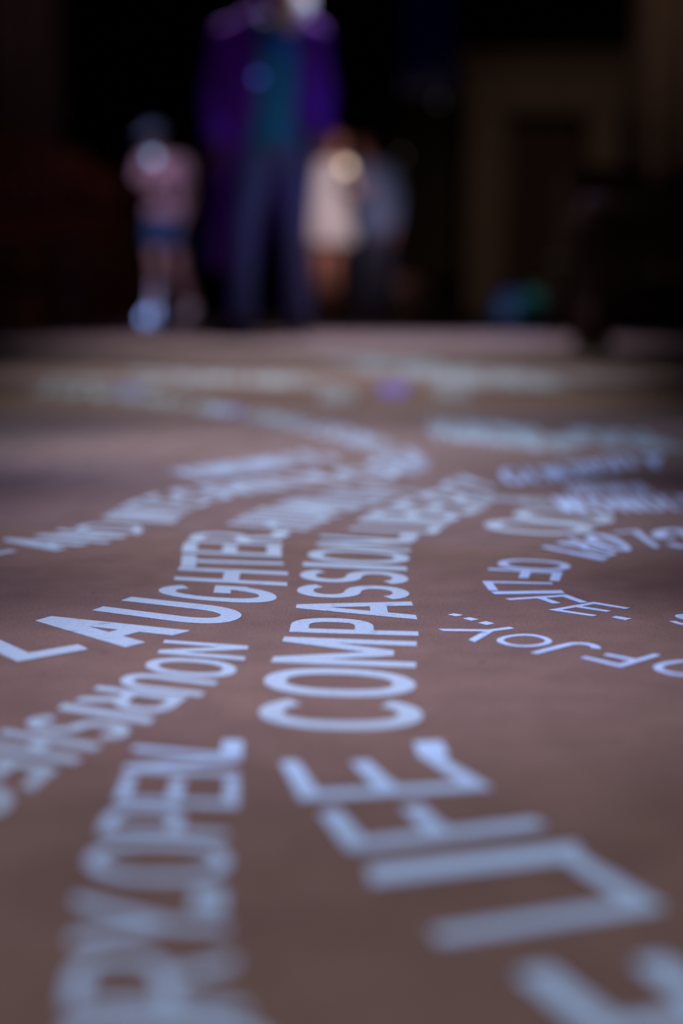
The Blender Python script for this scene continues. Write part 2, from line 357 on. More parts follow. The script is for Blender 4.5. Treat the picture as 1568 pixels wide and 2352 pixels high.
def line(label, text, ctrl, w=.145, m=None, group=None):
    """text along a curve given by (head pixel, foot pixel) stations on the floor"""
    cs = [(a, b) if isinstance(a, Vector) else (gnd(*a), gnd(*b)) for a, b in ctrl]; n = len(cs); N = 24 * (n - 1); samp = []
    for k in range(N + 1):
        s = k / 24; i = min(int(s), n - 2); t = s - i
        def pt(e):
            q = lambda j: cs[j][e] if 0 <= j < n else (2 * cs[0][e] - cs[1][e] if j < 0 else 2 * cs[-1][e] - cs[-2][e])
            return cr(q(i - 1), q(i), q(i + 1), q(i + 2), t)
        samp.append((pt(0), pt(1)))
    acc = [0.0]
    for a, b in zip(samp, samp[1:]):
        mid = lambda s: (s[0] + s[1]) / 2
        hgt = ((a[0] - a[1]).length + (b[0] - b[1]).length) / 2
        acc.append(acc[-1] + (mid(b) - mid(a)).length / max(hgt, 1e-4))
    gap = .14; tot = sum(ADV[c] + gap for c in text) - gap; sc = acc[-1] / tot
    def at(s):
        s = max(0, min(acc[-1], s))
        for k in range(N):
            if acc[k + 1] >= s or k == N - 1:
                t = (s - acc[k]) / max(acc[k + 1] - acc[k], 1e-9)
                return samp[k][0].lerp(samp[k + 1][0], t), samp[k][1].lerp(samp[k + 1][1], t)
    pos = 0.0; out = []
    for ch in text:
        a, b = at(pos * sc), at((pos + ADV[ch]) * sc); pos += ADV[ch] + gap
        if ch == ' ': continue
        f = .2 if ch in '.,' else 1
        out.append((ch, a[1], b[1], a[1].lerp(a[0], f), b[1].lerp(b[0], f)))
    return word(label, out, w, m, group)

word('white word COMPASSION with a full stop running up the middle of the floor', [
    ('C', (982, 1680), (958, 1606), (584, 1672), (606, 1600)), ('O', (962, 1606), (946, 1543), (596, 1595), (616, 1532)),
    ('M', (954, 1535), (957, 1475), (622, 1522), (653, 1464)), ('P', (961, 1462), (958, 1426), (664, 1453), (672, 1419)),
    ('A', (958, 1424), (945, 1383), (676, 1412), (684, 1376)), ('S', (943, 1381), (936, 1349), (677, 1371), (687, 1341)),
    ('S', (941, 1346), (934, 1316), (684, 1335), (693, 1307)), ('I', (935, 1312), (933, 1303), (694, 1301), (697, 1292)),
    ('O', (942, 1300), (938, 1268), (702, 1290), (711, 1259)), ('N', (941, 1268), (948, 1243), (727, 1253), (737, 1231)),
    ('.', (956, 1241), (959, 1228), (916, 1239), (920, 1227))])
word('white word LAUGHTER with a full stop curving up left of COMPASSION', [
    ('L', (40, 1521), (203, 1492), (-165, 1425), (-10, 1400)), ('A', (288, 1488), (438, 1450), (35, 1440), (160, 1404)),
    ('U', (512, 1443), (582, 1402), (211, 1403), (302, 1372)), ('G', (640, 1393), (630, 1353), (352, 1371), (378, 1340)),
    ('H', (659, 1347), (661, 1315), (399, 1333), (411, 1304)), ('T', (653, 1309), (650, 1283), (415, 1303), (418, 1275)),
    ('E', (646, 1281), (646, 1256), (417, 1270), (423, 1247)), ('R', (647, 1254), (652, 1232), (430, 1244), (446, 1223)),
    ('.', (661, 1233), (665, 1221), (623, 1231), (627, 1219))])
word('white word AND small and slanting at the left edge of the floor', [
    ('A', (128, 1266), (208, 1250), (-5, 1247), (25, 1233)), ('N', (243, 1249), (293, 1232), (76, 1233), (141, 1217)),
    ('D', (322, 1227), (335, 1207), (168, 1217), (200, 1202))])
word('single white letter L cut by the left edge of the photo', [('L', (-40, 1281), (41, 1267), (-150, 1262), (-80, 1248))])
word('white word NOURISHES slanting down to the left edge, read from its far end', [
    ('N', (378, 1471), (362, 1502), (570, 1485), (561, 1518)), ('O', (345, 1508), (325, 1546), (548, 1521), (536, 1563)),
    ('U', (294, 1543), (262, 1578), (501, 1567), (460, 1601)), ('R', (226, 1577), (170, 1614), (430, 1602), (375, 1645)),
    ('I', (146, 1617), (132, 1630), (355, 1650), (343, 1664)), ('S', (90, 1640), (40, 1672), (318, 1668), (268, 1706)),
    ('H', (10, 1677), (-52, 1714), (235, 1712), (170, 1755)), ('E', (-68, 1722), (-115, 1765), (135, 1768), (75, 1815)),
    ('S', (-150, 1775), (-215, 1835), (55, 1825), (-20, 1890))])
word('white word OPEN with a full stop, blurred, at lower left', [
    ('O', (528, 2028), (530, 1935), (183, 2022), (215, 1930)), ('P', (520, 1925), (532, 1862), (222, 1915), (255, 1850)),
    ('E', (545, 1855), (548, 1790), (262, 1842), (285, 1783)), ('N', (547, 1782), (556, 1738), (283, 1772), (308, 1716)),
    ('.', (556, 1734), (558, 1704), (508, 1730), (512, 1702))], w=.108, m=M_near)
word('blurred white letters ending in RY with a full stop, at the bottom left corner', [
    ('O', (650, 2490), (615, 2345), (110, 2480), (148, 2332)), ('R', (565, 2335), (535, 2198), (148, 2318), (165, 2192)),
    ('Y', (522, 2185), (520, 2082), (160, 2172), (172, 2060)), ('.', (515, 2098), (518, 2048), (440, 2092), (444, 2044))], w=.108, m=M_near)
word('large white word LIFE with a full stop slanting at lower right', [
    ('L', (1530, 2088), (1325, 1962), (1010, 2164), (905, 2050)), ('I', (1340, 1973), (1322, 1938), (852, 2030), (844, 1992)),
    ('F', (1255, 1900), (1142, 1818), (800, 1955), (732, 1868)), ('E', (1130, 1812), (1005, 1736), (690, 1838), (643, 1752)),
    ('.', (1030, 1738), (1015, 1704), (962, 1740), (950, 1706))], m=M_near, w=.112)
word('large white word OF cut off by the bottom right corner', [
    ('F', (1985, 2312), (1750, 2135), (1385, 2400), (1182, 2238)), ('O', (2360, 2640), (2130, 2400), (1700, 2760), (1440, 2500))], m=M_near, w=.13)
word('small white words OF LIFE with a full stop bending down at right', [
    ('O', (1148, 1283), (1138, 1306), (1312, 1291), (1308, 1315)), ('F', (1122, 1306), (1110, 1326), (1292, 1315), (1284, 1336)),
    ('L', (1107, 1336), (1123, 1357), (1267, 1339), (1282, 1360)), ('I', (1127, 1360), (1136, 1366), (1289, 1357), (1297, 1364)),
    ('F', (1160, 1376), (1212, 1394), (1300, 1367), (1350, 1385)), ('E', (1258, 1402), (1360, 1417), (1362, 1384), (1447, 1398)),
    ('.', (1404, 1419), (1436, 1426), (1415, 1416), (1450, 1422))], m=M_blue, w=.13)
word('small white words OF JOY with three dots, upside down, below OF LIFE at right', [
    ('O', (1670, 1535), (1585, 1512), (1580, 1562), (1470, 1532)), ('F', (1517, 1506), (1428, 1491), (1425, 1534), (1332, 1512)),
    ('J', (1398, 1489), (1325, 1472), (1290, 1512), (1218, 1500)), ('O', (1290, 1477), (1215, 1452), (1195, 1492), (1117, 1470)),
    ('Y', (1222, 1456), (1130, 1430), (1090, 1476), (1005, 1446)), ('.', (1135, 1433), (1115, 1428), (1118, 1437), (1098, 1432)),
    ('.', (1100, 1424), (1078, 1419), (1082, 1427), (1062, 1422)), ('.', (1064, 1414), (1042, 1410), (1048, 1417), (1028, 1413))], m=M_blue, w=.125)
word('piece of a white letter cut by the right edge beside OF LIFE', [('S', (1526, 1430), (1620, 1446), (1560, 1408), (1650, 1420))], m=M_blue, w=.15)
line('blurred white word HUMILITY curving up to the right past LAUGHTER', 'HUMILITY',
     [((519, 1204), (706, 1219)), ((575, 1176), (765, 1192)), ((655, 1150), (835, 1166)), ((735, 1133), (895, 1148)), ((850, 1116), (985, 1128))])
line('blurred white word INTEGRITY curving to the right beyond AND', 'INTEGRITY',
     [((233, 1190), (398, 1202)), ((290, 1158), (438, 1173)), ((370, 1132), (500, 1150)), ((470, 1114), (600, 1130)), ((600, 1100), (715, 1117)), ((720, 1088), (830, 1105))])
line('blurred white lettering doubling back in a hook left of the middle', 'GRACE TRUST',
     [((745, 1086), (850, 1103)), ((830, 1072), (950, 1090)), ((858, 1052), (990, 1066)), ((835, 1030), (940, 1030)), ((770, 1012), (850, 1000)), ((690, 985), (750, 970))])
line('blurred white lettering trailing off to the far left as a pale curved band', 'PEACE AND COURAGE',
     [((670, 982), (720, 966)), ((560, 962), (600, 946)), ((420, 938), (450, 922)), ((260, 918), (280, 900)), ((60, 905), (70, 885))], m=M_teal)
line('blurred white lettering in a short band above INTEGRITY', 'KINDNESS',
     [((388, 1082), (462, 1097)), ((480, 1069), (560, 1085)), ((600, 1053), (680, 1069)), ((705, 1036), (790, 1054))])
line('blurred white word beginning with L beyond COMPASSION, bending right', 'LIBERTY',
     [((799, 1216), (1000, 1227)), ((838, 1184), (1040, 1196)), ((905, 1156), (1090, 1178)), ((990, 1128), (1130, 1158)), ((1030, 1104), (1130, 1128)), ((1060, 1092), (1140, 1112))])
line('blurred bluish lettering running right beyond the middle words', 'GENEROSITY',
     [((1140, 1080), (1165, 1112)), ((1230, 1076), (1260, 1106)), ((1320, 1064), (1350, 1092)), ((1420, 1048), (1440, 1078)), ((1520, 1046), (1530, 1074))], m=M_blue)
line('blurred bluish lettering in a band above the word beyond the two letter Os', 'TRUTHFUL',
     [((1290, 1112), (1310, 1136)), ((1380, 1110), (1405, 1134)), ((1480, 1110), (1510, 1134))], m=M_blue)
line('blurred bluish lettering low in the band above OF LIFE', 'SPIRIT',
     [((1030, 1136), (1140, 1150)), ((1150, 1142), (1230, 1160)), ((1250, 1146), (1300, 1166))], m=M_white)
word('two blurred white letter Os side by side at right of the middle', [
    ('O', (1328, 1234), (1390, 1208), (1096, 1218), (1130, 1190)), ('O', (1400, 1210), (1420, 1182), (1160, 1192), (1200, 1166))], w=.15)
line('blurred bluish lettering beyond the two letter Os at right', 'WONDER',
     [((1262, 1142), (1290, 1176)), ((1350, 1142), (1385, 1176)), ((1450, 1140), (1490, 1174)), ((1590, 1138), (1640, 1172))], m=M_blue)
line('blurred bluish word ending in RY just before OF LIFE', 'GLORY',
     [((1620, 1262), (1590, 1215)), ((1520, 1258), (1470, 1218)), ((1430, 1268), (1340, 1232)), ((1385, 1290), (1228, 1262))], m=M_blue, w=.13)
def far(label, text, xa, ya, xb, yb, depth=.10, bow=0.0, m=None):
    """a row of lettering across the floor far off: from pixel a to pixel b, letters depth metres tall, its middle bowed back"""
    a, b = gnd(xa, ya), gnd(xb, yb); st = []
    for k in range(4):
        p = a.lerp(b, k / 3) + Vector((0, bow * (1 - (2 * k / 3 - 1) ** 2)))
        st.append((p + Vector((0, depth / 2)), p - Vector((0, depth / 2))))
    return line(label, text, st, .16, m)
far('blurred dim row FORGIVENESS right of the hook, nearest of its rows', 'FORGIVENESS', 1000, 1000, 1310, 1036, .09, .02, M_teal)
far('blurred dim row PATIENCE AND HOPE right of the hook, middle of its rows', 'PATIENCE AND HOPE', 985, 986, 1330, 1018, .09, .02, M_teal)
far('blurred dim row SERENITY right of the hook, farthest of its rows', 'SERENITY', 990, 968, 1240, 992, .10, .02, M_teal)
far('blurred dim row HEALING trailing off at the right edge, nearer row', 'HEALING', 1300, 1008, 1560, 1024, .09, 0, M_teal)
far('blurred dim row MERCY trailing off at the right edge, farther row', 'MERCY', 1310, 990, 1500, 1002, .09, 0, M_teal)
for k, (t, xa, ya, xb, yb) in enumerate((('BEAUTY AND WONDER', 720, 822, 1010, 840), ('THANKFULNESS', 760, 834, 1100, 850), ('RECONCILIATION', 830, 847, 1220, 862),
                                        ('REVERENCE AND AWE', 930, 860, 1290, 876), ('HUMAN DIGNITY', 1000, 873, 1310, 888))):
    far('pale row %s far off, %s of five behind the violet word' % (t, ('farthest', 'second farthest', 'middle', 'second nearest', 'nearest')[k]), t, xa, ya, xb, yb, .20, 0, M_teal)
for k, (t, xa, ya, xb, yb) in enumerate((('GRATITUDE', 300, 858, 720, 870), ('TENDERNESS', 400, 868, 760, 884), ('GENTLENESS', 120, 872, 470, 884))):
    far('pale thin row %s far off at left' % t, t, xa, ya, xb, yb, .15, 0, M_teal)
far('pale row STEADFAST far off at the right side', 'STEADFAST', 1240, 862, 1490, 872, .16, 0, M_teal)
far('violet row LOVE far off near the middle, nearer of two', 'LOVE', 864, 904, 938, 905, .16, 0, M_violet)
far('violet row JOY far off near the middle, farther of two', 'JOY', 866, 888, 940, 889, .18, 0, M_violet)
far('violet row HOPE far off at left', 'HOPE', 266, 898, 332, 899, .16, 0, M_violet)
far('violet row LIGHT far off left of the middle', 'LIGHT', 470, 936, 560, 944, .08, 0, M_violet)
far('pale row FAITH far off right of the violet rows, nearer of two', 'FAITH', 985, 908, 1075, 912, .16, 0, M_white)
far('pale row TRUTH far off right of the violet rows, farther of two', 'TRUTH', 990, 893, 1075, 896, .16, 0, M_white)
far('pale row UNITY far off left of the violet rows, nearer of two', 'UNITY', 735, 914, 815, 916, .16, 0, M_white)
far('pale row CARE far off left of the violet rows, farther of two', 'CARE', 740, 896, 820, 898, .16, 0, M_white)
far('dim blue row DREAM far off near the green bag', 'DREAM', 1080, 768, 1240, 772, .5, 0, M_blue)

# ------------------------------------------------------------------ chairs and benches
def make_chair():
    r = empty('church_chair')
    for s in (-1, 1):
        bm = bmesh.new(); sweep(bm, [(s * .19, -.19, .0), (s * .19, -.19, .2), (s * .19, -.185, .45)], [.016, .021, .019], 8); link('leg', bm, M_wood, r)
        bm = bmesh.new(); sweep(bm, [(s * .18, .18, .0), (s * .18, .17, .45), (s * .185, .25, 1.0)], [.017, .021, .016], 8); link('leg', bm, M_wood, r)
        bm = bmesh.new(); add_box(bm, (s * .187, -.005, .20), (.022, .36, .03)); add_box(bm, (s * .187, -.005, .32), (.022, .36, .03)); link('stretcher', bm, M_wood, r)
    box('seat', (0, -.01, .455), (.43, .42, .035), M_rush, r, .01)
    box('front_stretcher', (0, -.188, .26), (.37, .02, .035), M_wood, r)
    box('top_rail', (0, .245, .955), (.41, .022, .10), M_wood, r, .006)
    box('back_rail', (0, .195, .62), (.38, .02, .05), M_wood, r, .004)
    for k in (-1, 0, 1):
        bm = bmesh.new(); sweep(bm, [(k * .09, .195, .62), (k * .09, .24, .93)], [(.024, .008)] * 2, 8); link('slat', bm, M_wood, r)
    return r
proto = make_chair(); first = True
ROWS = (('nearest', 7.7), ('second', 8.65), ('third', 9.6), ('farthest', 10.55))
for rn, y in ROWS:
    for cn, x in (('on the aisle', -1.62), ('one in from the aisle', -2.16), ('two in from the aisle', -2.70)):
        c = proto if first else copy_tree(proto); first = False
        c.location = (x + random.uniform(-.03, .03), y, .0); c.rotation_euler = (0, 0, math.pi + random.uniform(-.08, .08))
        tag(c, f'dark red wooden church chair, {rn} row of the left block, {cn}', 'chair', 'wooden chairs left of the aisle')
for rn, y in (('nearer', 9.5), ('farther', 10.5)):
    for cn, x in (('on the aisle', 1.72), ('one in from the aisle', 2.26)):
        c = copy_tree(proto); c.location = (x, y, 0); c.rotation_euler = (0, 0, math.pi + random.uniform(-.06, .06))
        tag(c, f'dark wooden church chair behind the bench at right, {rn} row, {cn}', 'chair', 'wooden chairs right of the aisle')
def bench(x, y, L, H, Dp, label, m):
    r = tag(empty('bench', (x, y, 0)), label, 'bench')
    for k in range(3): box('seat_plank', (0, (k - 1) * Dp / 3, H - .02), (L, Dp / 3 - .006, .04), m, r, .004)
    box('apron', (0, -Dp / 2 + .045, H - .085), (L - .1, .022, .09), m, r)
    box('apron', (0, Dp / 2 - .045, H - .085), (L - .1, .022, .09), m, r)
    for s in (-1, 1):
        for q in (-1, 1): box('leg', (s * (L / 2 - .05), q * (Dp / 2 - .045), (H - .04) / 2), (.06, .055, H - .04), m, r, .004)
        box('side_rail', (s * (L / 2 - .05), 0, .13), (.03, Dp - .12, .05), m, r)
    box('stretcher', (0, -Dp / 2 + .045, .13), (L - .14, .025, .055), m, r)
    return r
bench(1.36, 4.40, 1.30, .435, .38, 'low dark wooden bench at the right edge of the floor', M_bench)
bench(.62, 14.2, 1.0, .42, .36, 'low brown wooden bench far off behind the couple', M_wood)
# pink cloth on the near bench's end
bm = bmesh.new()
for k in range(5): ball(bm, (.745 + .008 * (k % 3), 4.32 + .03 * k, .447), (.034, .03, .014))
root = fused('folded_scarf', bm, mat('dusty_pink_cloth', (.20, .10, .18), .9, .2, 40), None, .006, 4)
tag(root, 'dusty pink scarf folded on the near end of the dark bench', 'scarf')

# ------------------------------------------------------------------ bags on the floor
def bag(name, x, y, w, h, d, m, label, strap):
    r = tag(empty(name, (x, y, 0)), label, 'bag')
    bm = bmesh.new(); sweep(bm, [(0, 0, .03), (0, 0, h * .25), (0, 0, h * .6), (0, .01, h * .85), (0, .015, h * .97)],
                            [(w * .46, d * .46), (w * .5, d * .5), (w * .48, d * .46), (w * .40, d * .34), (w * .26, d * .2)], 18); link('body', bm, m, r, True)
    bm = bmesh.new(); sweep(bm, [(0, -d * .5, h * .16), (0, -d * .56, h * .3), (0, -d * .5, h * .48)], [(w * .30, d * .08), (w * .36, d * .14), (w * .30, d * .07)], 14); link('pocket', bm, m, r, True)
    for s in ((-1, 1) if strap == 2 else (1,)):
        bm = bmesh.new(); sweep(bm, [(s * w * .22, 0, h * .93), (s * w * .2, 0, h * 1.12), (0 if strap == 1 else s * w * .05, 0, h * 1.2), (-w * .2 if strap == 1 else s * w * .02, 0, h * 1.05), (-w * .22 if strap == 1 else 0, 0, h * .93)], [(.014, .006)] * 5, 8); link('strap', bm, m, r)
bag('backpack', 1.30, 11.3, .27, .28, .18, mat('blue_canvas', (.14, .18, .42), .8, .2, 40), 'blue backpack standing on the floor left of the green bag', 1)
bag('shoulder_bag', 1.36, 10.3, .22, .22, .14, mat('green_canvas', (.05, .34, .24), .8, .2, 40), 'green bag standing on the floor near the stone doorway', 1)

# ------------------------------------------------------------------ lamps and window on the back wall
def sconce(x, z, label, col, st):
    r = tag(empty('wall_lamp', (x, 24.3, z)), label, 'lamp')
    bm = bmesh.new(); add_box(bm, (0, -.015, -.05), (.10, .03, .22), bev=.01); link('wall_plate', bm, M_iron, r)
    bm = bmesh.new(); sweep(bm, [(0, -.03, -.08), (0, -.12, -.10), (0, -.15, -.04)], .012, 8); link('arm', bm, M_iron, r, True)
    bm = bmesh.new(); ball(bm, (0, -.15, 0), (.028, .028, .042)); link('bulb', bm, mat('bulb_glow', (.8, .8, .8), .4, emit=col, estr=st), r, True)
sconce(1.58, 3.45, 'small dim white wall lamp high right of the person in purple', (.85, .9, 1.0), .10)
sconce(.98, 2.58, 'small dim reddish wall lamp behind the couple', (1.0, .75, .7), .13)
wn = tag(empty('window_1', (1.4, 24.28, 4.4)), kind='structure')
M_glass = mat('dark_blue_glass', (.01, .01, .06), .2, emit=(.02, .02, 1.0), estr=.004)
for i in range(2):
    for j in range(3): box('pane', ((i - .5) * .46, 0, (j - 1) * .56), (.42, .02, .52), M_glass, wn)
bm = bmesh.new()
for i in range(3): add_box(bm, ((i - 1) * .46, -.01, 0), (.05, .05, 1.72))
for j in range(4): add_box(bm, (0, -.01, (j - 1.5) * .56), (.97, .05, .05))
link('frame', bm, M_pillar, wn)

# ------------------------------------------------------------------ people
M_eye = mat('eye_white', (.8, .8, .8), .3); M_iris = mat('dark_iris', (.03, .02, .02), .3); M_lip = mat('lips', (.42, .14, .13), .5, .1, 40)
def hand(bm, wrist, d, palm, curl=.5, L=.19, thumb=1):
    """palm with four bent fingers and a thumb leaving its side"""
    wrist = Vector(wrist); d = Vector(d).normalized(); palm = Vector(palm); palm = (palm - d * palm.dot(d)).normalized(); side = d.cross(palm)
    k = L / .19
    sweep(bm, [wrist, wrist + d * .045 * k, wrist + d * .09 * k], [(.026 * k, .018 * k), (.040 * k, .016 * k), (.040 * k, .013 * k)], 10, side)
    for i, (fl_, off) in enumerate(((.072, .030), (.082, .010), (.076, -.010), (.058, -.029))):
        p = wrist + d * .09 * k + side * off * k * thumb; pts = [p - d * .02 * k]; a = 0; seg = fl_ * k / 3
        pts.append(p)
        for q in range(3):
            a += curl * (.5 + .25 * q); p = p + (d * math.cos(a) + palm * math.sin(a)) * seg; pts.append(p)
        sweep(bm, pts, [.0085 * k, .0092 * k, .0085 * k, .008 * k, .0068 * k], 8, side)
    b = wrist + d * .025 * k + side * .026 * k * thumb
    t = (d * .75 + side * .7 * thumb + palm * .25).normalized()
    sweep(bm, [b, b + t * .035 * k, b + t * .06 * k + d * .012 * k, b + t * .072 * k + d * .03 * k], [.014 * k, .0115 * k, .010 * k, .008 * k], 8, palm)
def head_parts(bm, c, R, s=1.0):
    c = Vector(c); P = lambda x, y, z: c + R @ Vector((x * s, y * s, z * s))
    ball(bm, P(0, .012, .02), (.076 * s, .096 * s, .10 * s), R); ball(bm, P(0, -.02, -.045), (.058 * s, .066 * s, .072 * s), R)
    ball(bm, P(0, -.062, -.098), (.026 * s, .02 * s, .018 * s), R)
    sweep(bm, [P(0, -.078, .018), P(0, -.098, -.018), P(0, -.088, -.032)], [.009 * s, .014 * s, .012 * s], 8, R @ Vector((1, 0, 0)))
    for k in (-1, 1):
        ball(bm, P(k * .078, .012, -.012), (.010 * s, .020 * s, .032 * s), R); ball(bm, P(k * .034, -.072, .022), (.026 * s, .014 * s, .009 * s), R)
        ball(bm, P(k * .042, -.055, -.03), (.022 * s, .02 * s, .02 * s), R)
def face_parts(root, c, R, s=1.0, mouth=True):
    c = Vector(c); P = lambda x, y, z: c + R @ Vector((x * s, y * s, z * s))
    for k in (-1, 1):
        bm = bmesh.new(); ball(bm, P(k * .032, -.076, .0), (.013 * s, .009 * s, .008 * s), R); e = link('eye', bm, M_eye, root, True)
        bm = bmesh.new(); ball(bm, P(k * .032, -.083, .0), (.005 * s, .003 * s, .005 * s), R, 10); link('iris', bm, M_iris, e, True)
    if mouth:
        bm = bmesh.new(); ball(bm, P(0, -.080, -.062), (.024 * s, .009 * s, .007 * s), R); link('mouth', bm, M_lip, root, True)
def hair_part(root, c, R, m, s=1.0, long=0.0, name='hair'):
    c = Vector(c); P = lambda x, y, z: c + R @ Vector((x * s, y * s, z * s)); bm = bmesh.new()
    ball(bm, P(0, .026, .036), (.085 * s, .098 * s, .098 * s), R); ball(bm, P(0, .055, -.01), (.082 * s, .066 * s, .09 * s), R)
    for k in (-1, 1): ball(bm, P(k * .066, .025, .0), (.024 * s, .05 * s, .07 * s), R)
    if long: sweep(bm, [P(0, .07, .0), P(0, .085, -.09), P(0, .08, -.09 - long)], [(.08 * s, .045 * s), (.085 * s, .035 * s), (.06 * s, .02 * s)], 12, R @ Vector((1, 0, 0)))
    return fused(name, bm, m, root, .007, 5)
def rot(yaw=0, pitch=0, roll=0):
    return Matrix.Rotation(yaw, 3, 'Z') @ Matrix.Rotation(roll, 3, 'Y') @ Matrix.Rotation(pitch, 3, 'X')
def shoe(root, heel, toe, m, ms, w=.046):
    heel, toe = Vector(heel), Vector(toe); d = (toe - heel).normalized(); side = Vector((-d.y, d.x, 0)).normalized(); bm = bmesh.new()
    L = (toe - heel).length
    sweep(bm, [heel + Vector((0, 0, .055)), heel + d * L * .3 + Vector((0, 0, .055)), heel + d * L * .65 + Vector((0, 0, .042)), toe + Vector((0, 0, .034))],
          [(w * .72, .042), (w * .80, .045), (w, .032), (w * .74, .022)], 12, side)
    sweep(bm, [heel + d * .03 + Vector((0, 0, .05)), heel + d * .035 + Vector((0, 0, .11))], [.043, .044], 12, side)
    o = fused('shoe', bm, m, root, .006, 4)
    bm = bmesh.new(); sweep(bm, [heel - d * .012 + Vector((0, 0, .013)), heel + d * L * .4 + Vector((0, 0, .013)), heel + d * L * .7 + Vector((0, 0, .013)), toe + d * .012 + Vector((0, 0, .013))],
          [(w * .78, .013), (w * .78, .013), (w * 1.04, .013), (w * .7, .012)], 12, side); link('sole', bm, ms, o, True)
def limbs(bm, J, k=1.0):
    for s in 'LR':
        sweep(bm, [J['sh' + s], Vector(J['sh' + s]).lerp(Vector(J['el' + s]), .5), J['el' + s], Vector(J['el' + s]).lerp(Vector(J['wr' + s]), .35), J['wr' + s]],
              [.050 * k, .046 * k, .037 * k, .040 * k, .025 * k], 12)
        h, kn, an = Vector(J['hip' + s]), Vector(J['kn' + s]), Vector(J['an' + s])
        sweep(bm, [h, h.lerp(kn, .4), kn, kn.lerp(an, .35), an], [.085 * k, .078 * k, .054 * k, .056 * k, .036 * k], 14)
        sweep(bm, [an, Vector(J['toe' + s]) + Vector((0, 0, .03))], [.036 * k, .026 * k], 10)
def torso(bm, J, k=1.0, wide=1.0):
    pe, ch, ne = Vector(J['pelvis']), Vector(J['chest']), Vector(J['neck']); ax = Vector(J['shR']) - Vector(J['shL'])
    sweep(bm, [pe - Vector((0, 0, .06)), pe, pe.lerp(ch, .45), ch, ch.lerp(ne, .55)],
          [(.14 * k * wide, .10 * k), (.155 * k * wide, .115 * k), (.135 * k * wide, .095 * k), (.160 * k * wide, .112 * k), (.13 * k * wide, .085 * k)], 18, ax)
    sweep(bm, [J['shL'], ne - Vector((0, 0, .05)), J['shR']], [.055 * k, .062 * k, .055 * k], 12)
    sweep(bm, [ne - Vector((0, 0, .06)), ne, Vector(J['head']).lerp(ne, .45)], [.062 * k, .056 * k, .052 * k], 12)
def sleeve(bm, J, s, frac, r0, r1, sh=.062):
    a, e, w_ = Vector(J['sh' + s]), Vector(J['el' + s]), Vector(J['wr' + s])
    if frac <= 1: sweep(bm, [a, a.lerp(e, frac * .5), a.lerp(e, frac)], [sh, r0, r1], 12)
    else: sweep(bm, [a, a.lerp(e, .5), e, e.lerp(w_, (frac - 1) * .6), e.lerp(w_, frac - 1)], [sh, r0, (r0 + r1) / 2, r1, r1], 12)

# --- the person in the purple coat, centre, bending forward
P1 = empty('person', (-.33, 6.96, 0)); ox = -.33
tag(P1, 'person in long open purple coat, teal shirt, blue jeans and white face mask', 'person')
J = dict(pelvis=(.03, .06, .90), chest=(.01, -.03, 1.29), neck=(.045, -.08, 1.462), head=(.105, -.16, 1.572),
         shL=(-.178, -.02, 1.39), elL=(-.27, .03, 1.13), wrL=(-.25, -.08, .89), shR=(.178, -.06, 1.385), elR=(.235, .03, 1.13), wrR=(.225, -.09, .93),
         hipL=(-.06, .05, .86), knL=(-.130, .0, .47), anL=(-.155, .06, .09), toeL=(-.18, -.10, .0),
         hipR=(.115, .05, .86), knR=(.115, -.03, .47), anR=(.13, .06, .09), toeR=(.15, -.10, .0))
Rh = rot(.95, .55, .06)
skin1 = mat('brown_skin', (.42, .20, .13), .6, .1, 30)
bm = bmesh.new(); torso(bm, J); limbs(bm, J); head_parts(bm, J['head'], Rh)
hand(bm, J['wrL'], (0, -.15, -1), (1, 0, 0), .35, thumb=1); hand(bm, J['wrR'], (0, -.2, -1), (-1, 0, 0), .35, thumb=-1)
fused('body', bm, skin1, P1); face_parts(P1, J['head'], Rh, mouth=False)
hair_part(P1, J['head'], Rh, mat('white_hair', (.75, .78, .85), .8, .15, 60))
bm = bmesh.new(); hc = Vector(J['head']); PM = lambda x, y, z: hc + Rh @ Vector((x, y, z))
sweep(bm, [PM(0, -.060, -.112), PM(0, -.092, -.07), PM(0, -.108, -.03), PM(0, -.090, -.004)], [(.040, .022), (.060, .030), (.058, .024), (.040, .014)], 16, Rh @ Vector((1, 0, 0)))
mk = fused('face_mask', bm, mat('white_mask_cloth', (.85, .88, .95), .8, .05, 40), P1, .005, 4)
for k in (-1, 1):
    bm = bmesh.new(); sweep(bm, [PM(k * .055, -.075, -.02), PM(k * .078, -.02, -.005), PM(k * .084, .02, .0)], .0025, 6); link('ear_loop', bm, M_eye, mk)
jeans = mat('blue_denim', (.17, .20, .36), .85, .15, 120); jm = bmesh.new()
for s in 'LR':
    h, kn, an = Vector(J['hip' + s]), Vector(J['kn' + s]), Vector(J['an' + s])
    sweep(jm, [h + Vector((0, 0, .02)), h.lerp(kn, .45), kn, kn.lerp(an, .4), an + Vector((0, 0, -.02))], [.096, .082, .062, .064, .064], 14)
pe = Vector(J['pelvis']); sweep(jm, [pe + Vector((0, 0, -.10)), pe, pe + Vector((0, -.01, .10))], [(.155, .115), (.172, .130), (.155, .115)], 18)
fused('jeans', jm, jeans, P1, .009, 5)
sm = bmesh.new(); ch, ne = Vector(J['chest']), Vector(J['neck'])
sweep(sm, [pe + Vector((0, -.01, .02)), pe.lerp(ch, .3), pe.lerp(ch, .7), ch, ch.lerp(ne, .5), ne - Vector((0, 0, .035))],
      [(.175, .135), (.165, .122), (.160, .118), (.176, .130), (.150, .110), (.068, .062)], 20, (1, 0, 0)); sweep(sm, [Vector(J['shL']).lerp(ne, .3), ne - Vector((0, 0, .06)), Vector(J['shR']).lerp(ne, .3)], [.056, .06, .056], 12)
fused('shirt', sm, mat('teal_shirt', (.03, .36, .48), .8, .12, 60), P1, .009, 5)
